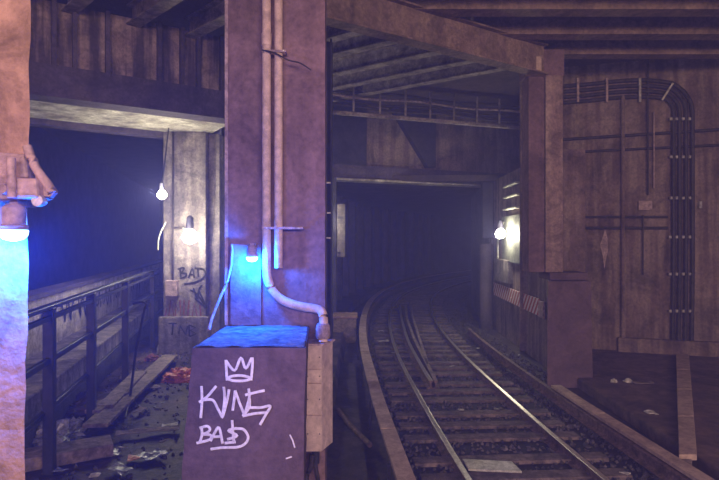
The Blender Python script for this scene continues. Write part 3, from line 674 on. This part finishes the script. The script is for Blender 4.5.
for P in rs[::-1]:
    if len(P) < 2: continue
    P = P[:-1]+[P[-1]-(P[-1]-P[-2])*.1]
    t = thing('cover_board', P[0]-Vector((0, 0, .1)), 'tan cover board over the right third rail, %s from its far end' % ['first', 'second', 'third', 'fourth'][n], 'board', 'right third rail cover boards')
    link('board', sweep(P, [(-.07, -.02), (.10, -.02), (.10, .02), (-.07, .02)]), 'trough', t)
    q = P[len(P)//2]; link('bracket', MB().box(q.x+.11, q.x+.14, q.y-.03, q.y+.03, -.16, .15), 'dark', t); n += 1
# ballast stones: uncountable
mb = MB()
def stone(x, y, z, r):
    vs = []; R = random.random()*6.28
    for (a, b, c) in ((1,0,0),(-1,0,0),(0,1,0),(0,-1,0),(0,0,1),(0,0,-1)):
        k = r*random.uniform(.6, 1.25); v = Vector((a*k, b*k, c*k*.75)); v.rotate(__import__('mathutils').Euler((R, R*2, R*3))); vs.append(v+Vector((x, y, z)))
    mb.add(vs, [(0,2,4),(2,1,4),(1,3,4),(3,0,4),(2,0,5),(1,2,5),(3,1,5),(0,3,5)])
for _ in range(15000):
    i = int(len(CL)*min(.85, abs(random.betavariate(1.3, 2.6)))); p = CL[max(i, 10)]
    d = (CL[min(i+1, len(CL)-1)]-CL[max(i-1, 0)]).normalized() if i > 0 else Vector((0, 1, 0)); n_ = Vector((d.y, -d.x, 0))
    o_ = random.uniform(-1.35, 2.2); q = p+n_*o_+d*random.uniform(-.15, .15)
    if q.y < 2: continue
    z = -.135 if abs(o_) > .9 else -.14
    if abs(o_) < .7 and random.random() < .25: continue
    if q.x > 3.75 and q.y < 10.5: continue
    stone(q.x, q.y, z, random.uniform(.018, .045))
tag(link('ballast', mb, 'stone'), 'dark crushed stone ballast between and beside the rails', 'ballast', kind='stuff')
# pale plate between rails
D = 6.5; a = at(465, 463, 6.3); b = at(519, 463, 6.3)
tag(link('metal_plate', MB().prism([(1.27, 6.3), (1.88, 6.24), (1.84, 6.52), (1.25, 6.6)], -.098, -.07), 'pale', bevel=.008), 'pale rectangular plate lying between the rails near the bottom of the picture', 'plate')

# ------------------------------------------------------------ right wall fittings
t = thing('cable_run', wallp(640, 5), 'bundle of black cables clipped along the right wall, bending down to the floor', 'cable')
for j, (o_, zo) in enumerate(((0, 0), (1, 0), (2, 0), (3, 0))):
    yA = [81, 86.5, 92, 97.5][j]; xV = [692.5, 686, 679.5, 673.5][j]; r = [33, 26, 20, 14][j]
    pts = [(564, yA+5), (590, yA+3), (618, yA), (645, yA-1)]
    pts += [(xV-r*(1-math.sin(a)), yA+r*(1-math.cos(a))) for a in (.3, .6, .9, 1.2, 1.5)]
    pts += [(xV, yA+r+14), (xV, 190), (xV, 270), (xV-1, 349)]
    link('cable', MB().tube(crom([tuple(wallp(x, py=y, o=.07)) for x, y in pts], 4), .045, 8), 'cable', t, smooth=True)
def clampset(pts):
    for x, y in pts: p = wallp(x, py=y, o=.125); link('clip', MB().box(p.x-.025, p.x+.025, p.y-.02, p.y+.02, p.z-.03, p.z+.03), 'clamp', t)
for x in (578, 607, 640):
    a = wallp(x, py=78, o=.12); b = wallp(x, py=102, o=.12)
    link('cable_bracket', MB().bar(a, b, .05, .02, up=(0, 1, 0)), 'clamp' if x == 640 else 'pinkbox', t)
a, b = wallp(673, py=83, o=.12), wallp(662, py=100, o=.12); link('cable_bracket', MB().bar(a, b, .04, .02, up=(0, 1, 0)), 'clamp', t)
for y in (119, 157, 198, 237, 274, 311, 347): clampset([(676.5, y), (683, y), (689.5, y), (671 if y < 200 else 670, y)])
def hpipe(y0, y1, px0, px1, r, lab, m='cable'):
    tag(link('wall_pipe', MB().tube([wallp(px0, py=y0, o=r+.01), wallp(px1, py=y1, o=r+.01)], r, 10), m, smooth=True), lab, 'pipe')
hpipe(140, 127, 556, 760, .035, 'upper dark pipe running level across the right wall above head height')
hpipe(153, 143, 556, 760, .03, 'dark pipe just under the upper one across the right wall')
hpipe(217, 217, 562, 668, .03, 'thin pipe at mid height across the right wall')
hpipe(228, 228, 562, 668, .035, 'thicker pipe just below the thin mid-height one on the right wall')
for x0_, y0_, y1_, r, m, lab in ((623, 96, 352, .04, 'wall', 'brown vertical pipe left of the small wall plate'), (648, 0, 195, .02, 'cable', 'thin dark vertical pipe rising above the small wall plate'), (654, 112, 188, .015, 'pinkbox', 'thin pale vertical pipe right above the small wall plate'), (643, 215, 275, .015, 'cable', 'short thin pipe hanging below the small wall plate')):
    tag(link('wall_pipe', MB().tube([wallp(x0_, py=y0_ if y0_ else 60, o=.09), wallp(x0_, py=y1_, o=.09)], r, 8), m, smooth=True), lab, 'pipe')
a, b = wallp(638.5, py=201, o=.05), wallp(652, py=210, o=.05)
tag(link('wall_plate', MB().bar(Vector((a.x, a.y, (a.z+b.z)/2)), Vector((b.x, b.y, (a.z+b.z)/2)), .04, a.z-b.z), 'pinkbox'), 'small pale rectangular plate on the right wall', 'plate')
m = MB(); cc = [(605, 229), (607.5, 238), (608, 250), (605.5, 262), (604.5, 269), (602.5, 255), (600, 245), (603, 236)]
m.hexa([wallp(x, py=y, o=.012) for x, y in cc], [wallp(x, py=y, o=.0) for x, y in cc])
tag(link('lime_deposit', m, 'pinkbox'), 'pale drop-shaped lime deposit on the right wall below the pipes', 'stain')
a = wallp(700, py=205, o=.05); tag(link('wall_stud', MB().box(a.x-.03, a.x+.03, a.y-.03, a.y+.08, a.z-.07, a.z+.08), 'clamp'), 'small pale stud on the right wall beside the cables', 'bolt')
# trough leading from the wall to the track
t = thing('cable_trough', (6.2, 9.5, .04), 'long pale covered cable trough across the brown floor at the right', 'trough')
A = [at(677, 352, 0), 0]
def gp(px, py, z=.1): D = F*(EYE-z)/(py-CY); return Vector((xat(px, D), D, z))
a0, a1, b0, b1 = gp(676, 355), gp(689, 355), gp(679, 457), gp(697, 457)
for k in range(4):
    u0, u1 = k/4, (k+1)/4-.004
    q = [a0.lerp(b0, u0), a1.lerp(b1, u0), a1.lerp(b1, u1), a0.lerp(b0, u1)]
    link('lid', MB().prism([tuple(v) for v in q], .05, .12), 'trough', t, bevel=.006)
tag(link('wood_block', MB().prism([tuple(gp(676, 458)), tuple(gp(692, 458)), tuple(gp(692, 470)), tuple(gp(680, 470))], .03, .09), 'wood', bevel=.01), 'broken wooden end piece at the near end of the cable trough', 'wood')

# ------------------------------------------------------------ overhead cable rack beyond the girder
t = thing('cable_rack', at(400, 100, 13.9), 'row of thin cables on upright brackets under the roof above the tunnel mouth', 'cable')
q0, q1 = at(318, 0, 13.4), at(535, 0, 15.6)
for j in range(4):
    z = 5.98+.13*j; link('cable', MB().tube([(q0.x+(q1.x-q0.x)*u, q0.y+(q1.y-q0.y)*u, z+.03*math.sin(u*14+j)) for u in [k/16 for k in range(17)]], .035, 8), 'pinkbox' if j == 2 else 'cable', t, smooth=True)
for k in range(9):
    p = q0.lerp(q1, (k+.3)/9); link('rack_bracket', MB().bar((p.x, p.y-.06, 5.85), (p.x, p.y-.06, 6.55), .05, .04, up=(0, 1, 0)), 'joist', t)
link('rack_rail', MB().bar((q0.x, q0.y+.1, 5.82), (q1.x, q1.y+.1, 5.82), .12, .08), 'joist', t)

# ------------------------------------------------------------ debris on the left walkway
def plank(a, b, wd, th, lab, m='wood', z=.28):
    a = gp(*a, z); b = gp(*b, z); return tag(link('plank', MB().bar(a, b, wd, th), m, bevel=.006), lab, 'plank')
plank((95, 426), (170, 356), .30, .05, 'long grey plank lying along the foot of the railing', z=.30)
plank((105, 407), (140, 372), .22, .05, 'shorter plank next to the railing, left of the long one', z=.34)
plank((128, 398), (172, 358), .10, .05, 'narrow batten right of the long grey plank', z=.24)
plank((92, 412), (124, 392), .20, .05, 'broken board beside the heap behind the slab', z=.33)
t = thing('timber_beam', gp(75, 455, .3), 'thick squared timber lying across the walkway beside the left column', 'timber')
a, b = gp(14, 462, .27), gp(112, 445, .27)
link('beam', MB().bar(a, b, .36, .14), 'wood', t, bevel=.015)
def crumple(name, c, rx, ry, rz, m, lab, cat, seed, amp=.35):
    mb = MB(); n, k = 22, 12
    for j in range(k+1):
        th = math.pi/2*j/k*1.05
        for i in range(n):
            a = 2*math.pi*i/n; v = Vector((math.cos(a)*math.cos(th), math.sin(a)*math.cos(th), math.sin(th)))
            s = 1+amp*(noise.noise(v*2.2+Vector((seed, 0, 0)))+.5*noise.noise(v*6+Vector((0, seed, 0))))
            mb.v.append(Vector((c.x+v.x*rx*s, c.y+v.y*ry*s, c.z+v.z*rz*s)))
    for j in range(k):
        for i in range(n): mb.f.append([j*n+i, j*n+(i+1) % n, (j+1)*n+(i+1) % n, (j+1)*n+i]); mb.mi.append(0)
    mb.f.append([i for i in range(n)][::-1]); mb.mi.append(0); mb.f.append([k*n+i for i in range(n)]); mb.mi.append(0)
    return tag(link(name, mb, m), lab, cat)
crumple('orange_bag', gp(181, 381, .14), .34, .25, .2, 'orange', 'crumpled orange bag lying beside the plinth', 'bag', 3, .5)
crumple('plastic_sheet', gp(42, 443, .2), .38, .4, .22, 'bluebag', 'crumpled clear plastic heap beside the left column', 'sheet', 5, .6)
crumple('plastic_sheet', gp(68, 433, .2), .2, .25, .14, 'bluebag', 'smaller plastic lump to the right of the big plastic heap', 'sheet', 8, .6)
crumple('rubbish_heap', gp(78, 412, .15), .45, .5, .22, 'dirt', 'dark heap of rubble at the foot of the railing', 'heap', 11, .6)
crumple('white_can', gp(162, 353, .15), .12, .12, .22, 'paper', 'small white lump at the far end of the long plank', 'litter', 2, .2)
crumple('red_rag', gp(152, 360, .2), .14, .12, .1, 'red', 'small red rag beside the far end of the planks', 'rag', 7, .5)
def sheet(px, py, w_, d_, m, lab, rz=0, z=.21):
    c = gp(px, py, z); mb = MB(); n = 6
    for j in range(n+1):
        for i in range(n+1):
            x = (i/n-.5)*w_; y = (j/n-.5)*d_; X = x*math.cos(rz)-y*math.sin(rz); Y = x*math.sin(rz)+y*math.cos(rz)
            mb.v.append(Vector((c.x+X, c.y+Y, c.z+.03*noise.noise(Vector((x*9, y*9, px))))))
    for j in range(n):
        for i in range(n): mb.f.append([j*(n+1)+i, j*(n+1)+i+1, (j+1)*(n+1)+i+1, (j+1)*(n+1)+i]); mb.mi.append(0)
    o = tag(link('litter', mb, m), lab, 'litter'); md = o.modifiers.new('solid', 'SOLIDIFY'); md.thickness = .008; return o
sheet(134, 458, .13, .14, 'orange', 'small pale orange scrap on the wet walkway in front', .3)
sheet(152, 455, .28, .22, 'bluebag', 'shiny bluish plastic scrap beside the orange scrap', .9)
sheet(110, 452, .22, .2, 'bluebag', 'crinkled plastic scrap at the right end of the timber', .2)
sheet(148, 430, .75, .16, 'wood', 'thin wooden board scrap across the middle of the walkway', .25, .24)
sheet(170, 424, .2, .12, 'paper', 'tiny white scrap near the plinth left side', .25, .22)
sheet(146, 388, .4, .2, 'wood', 'grey flat scrap between the planks and the orange bag', .6, .2)
crumple('small_stones', gp(628, 382, .04), .07, .06, .06, 'paper', 'white lump of litter on the brown floor in front of the back wall', 'litter', 4, .5)
crumple('small_stones', gp(614, 382, .04), .06, .05, .05, 'paper', 'smaller grey lump left of the white litter by the back wall', 'litter', 6, .5)
sheet(643, 383, .35, .1, 'wood', 'flat scrap right of the white litter by the back wall', .05, .06)
sheet(651, 412, .16, .12, 'paper', 'small pale scrap alone on the brown floor', .1, .06)
sheet(383, 341, .3, .12, 'paper', 'white scrap beside the left running rail', .3, -.08)
sheet(381, 331, .15, .12, 'paper', 'tiny white scrap just beyond the larger scrap by the left rail', .1, -.08)
sheet(352, 374, .12, .12, 'paper', 'small white scrap between cover boards and plinth', .1, -.1)
t = thing('concrete_block', gp(345, 338, -.1), 'grey concrete block standing beside the far cover boards', 'block')
c = gp(345, 341, -.1); link('block', MB().box(c.x-.32, c.x+.3, c.y, c.y+.8, -.16, .5), 'wood', t, bevel=.03)
link('lid', MB().box(c.x-.35, c.x+.33, c.y-.03, c.y+.83, .5, .56), 'oldcol', t, bevel=.02)
tag(link('fallen_bar', MB().tube([gp(338, 410, .0), gp(350, 425, .0), gp(370, 445, .0)], .035, 8), 'rust'), 'dark bent bar lying between the beige junction box and the cover boards', 'bar')
mb = MB()
for _ in range(2600):
    x = random.uniform(-4.6, -.5); y = random.uniform(4.2, 12.5)
    if y < 6.5 and x > -1.2: continue
    k = noise.noise(Vector((x*1.2, y*1.2, 7)))+.25*max(0, -x-2.2)
    if random.random() > .35+k: continue
    z = .16+.10*noise.noise(Vector((x*1.1, y*1.1, 3)))+.04*noise.noise(Vector((x*4, y*4, 1)))
    stone(x, y, z+.005, random.uniform(.01, .045))
tag(link('rubble', mb, 'stone'), 'scattered dark rubble and grit over the left walkway', 'rubble', kind='stuff')
for i_, (px, py, w_, m_) in enumerate(((122, 447, .10, 'paper'), (60, 470, .14, 'bluebag'), (95, 474, .1, 'paper'), (140, 410, .2, 'wood'), (120, 468, .25, 'bluebag'), (165, 440, .12, 'wood'), (160, 402, .14, 'bluebag'))):
    sheet(px, py, w_, w_*.6, m_, ['tiny white scrap just above the orange scrap', 'bluish scrap at the bottom left beside the left column', 'tiny white scrap near the bottom edge of the walkway', 'grey splinter above the thin board scrap', 'wide bluish plastic film low on the walkway', 'brown chip between the white scrap and the bluish plastic', 'faint plastic piece between the pole and the plinth'][i_], px*.1, .23)
for i_, (px, py, w_) in enumerate(((478, 348, .1), (412, 351, .08), (461, 410, .09), (497, 409, .12), (452, 366, .1), (588, 446, .1), (625, 472, .1), (508, 372, .12), (394, 352, .12))):
    sheet(px, py, w_, w_*.7, 'paper' if i_ % 2 == 0 else 'stone', ['pale speck of litter among the stones right of the right rail', 'pale speck near the left rail in the mid distance', 'small pale bit between the rails beyond the plate', 'dark lump of litter between the rails, right of the pale bit', 'pale speck between the rails far up the track', 'dark clod between the right rail and the right third rail', 'pale bit at the bottom edge by the right third rail', 'dark scrap in the stones near the end of the right cover boards', 'pale scrap between the left cover boards and the left rail'][i_], px*.3, -.085)
struct('floor_centre', MB().prism([(-.33, 2), (.28, 2), (.0, 8), (-.1, 11.6), (-1.3, 11.6), (-.4, 5.4)], -.16, -.04), 'floor')
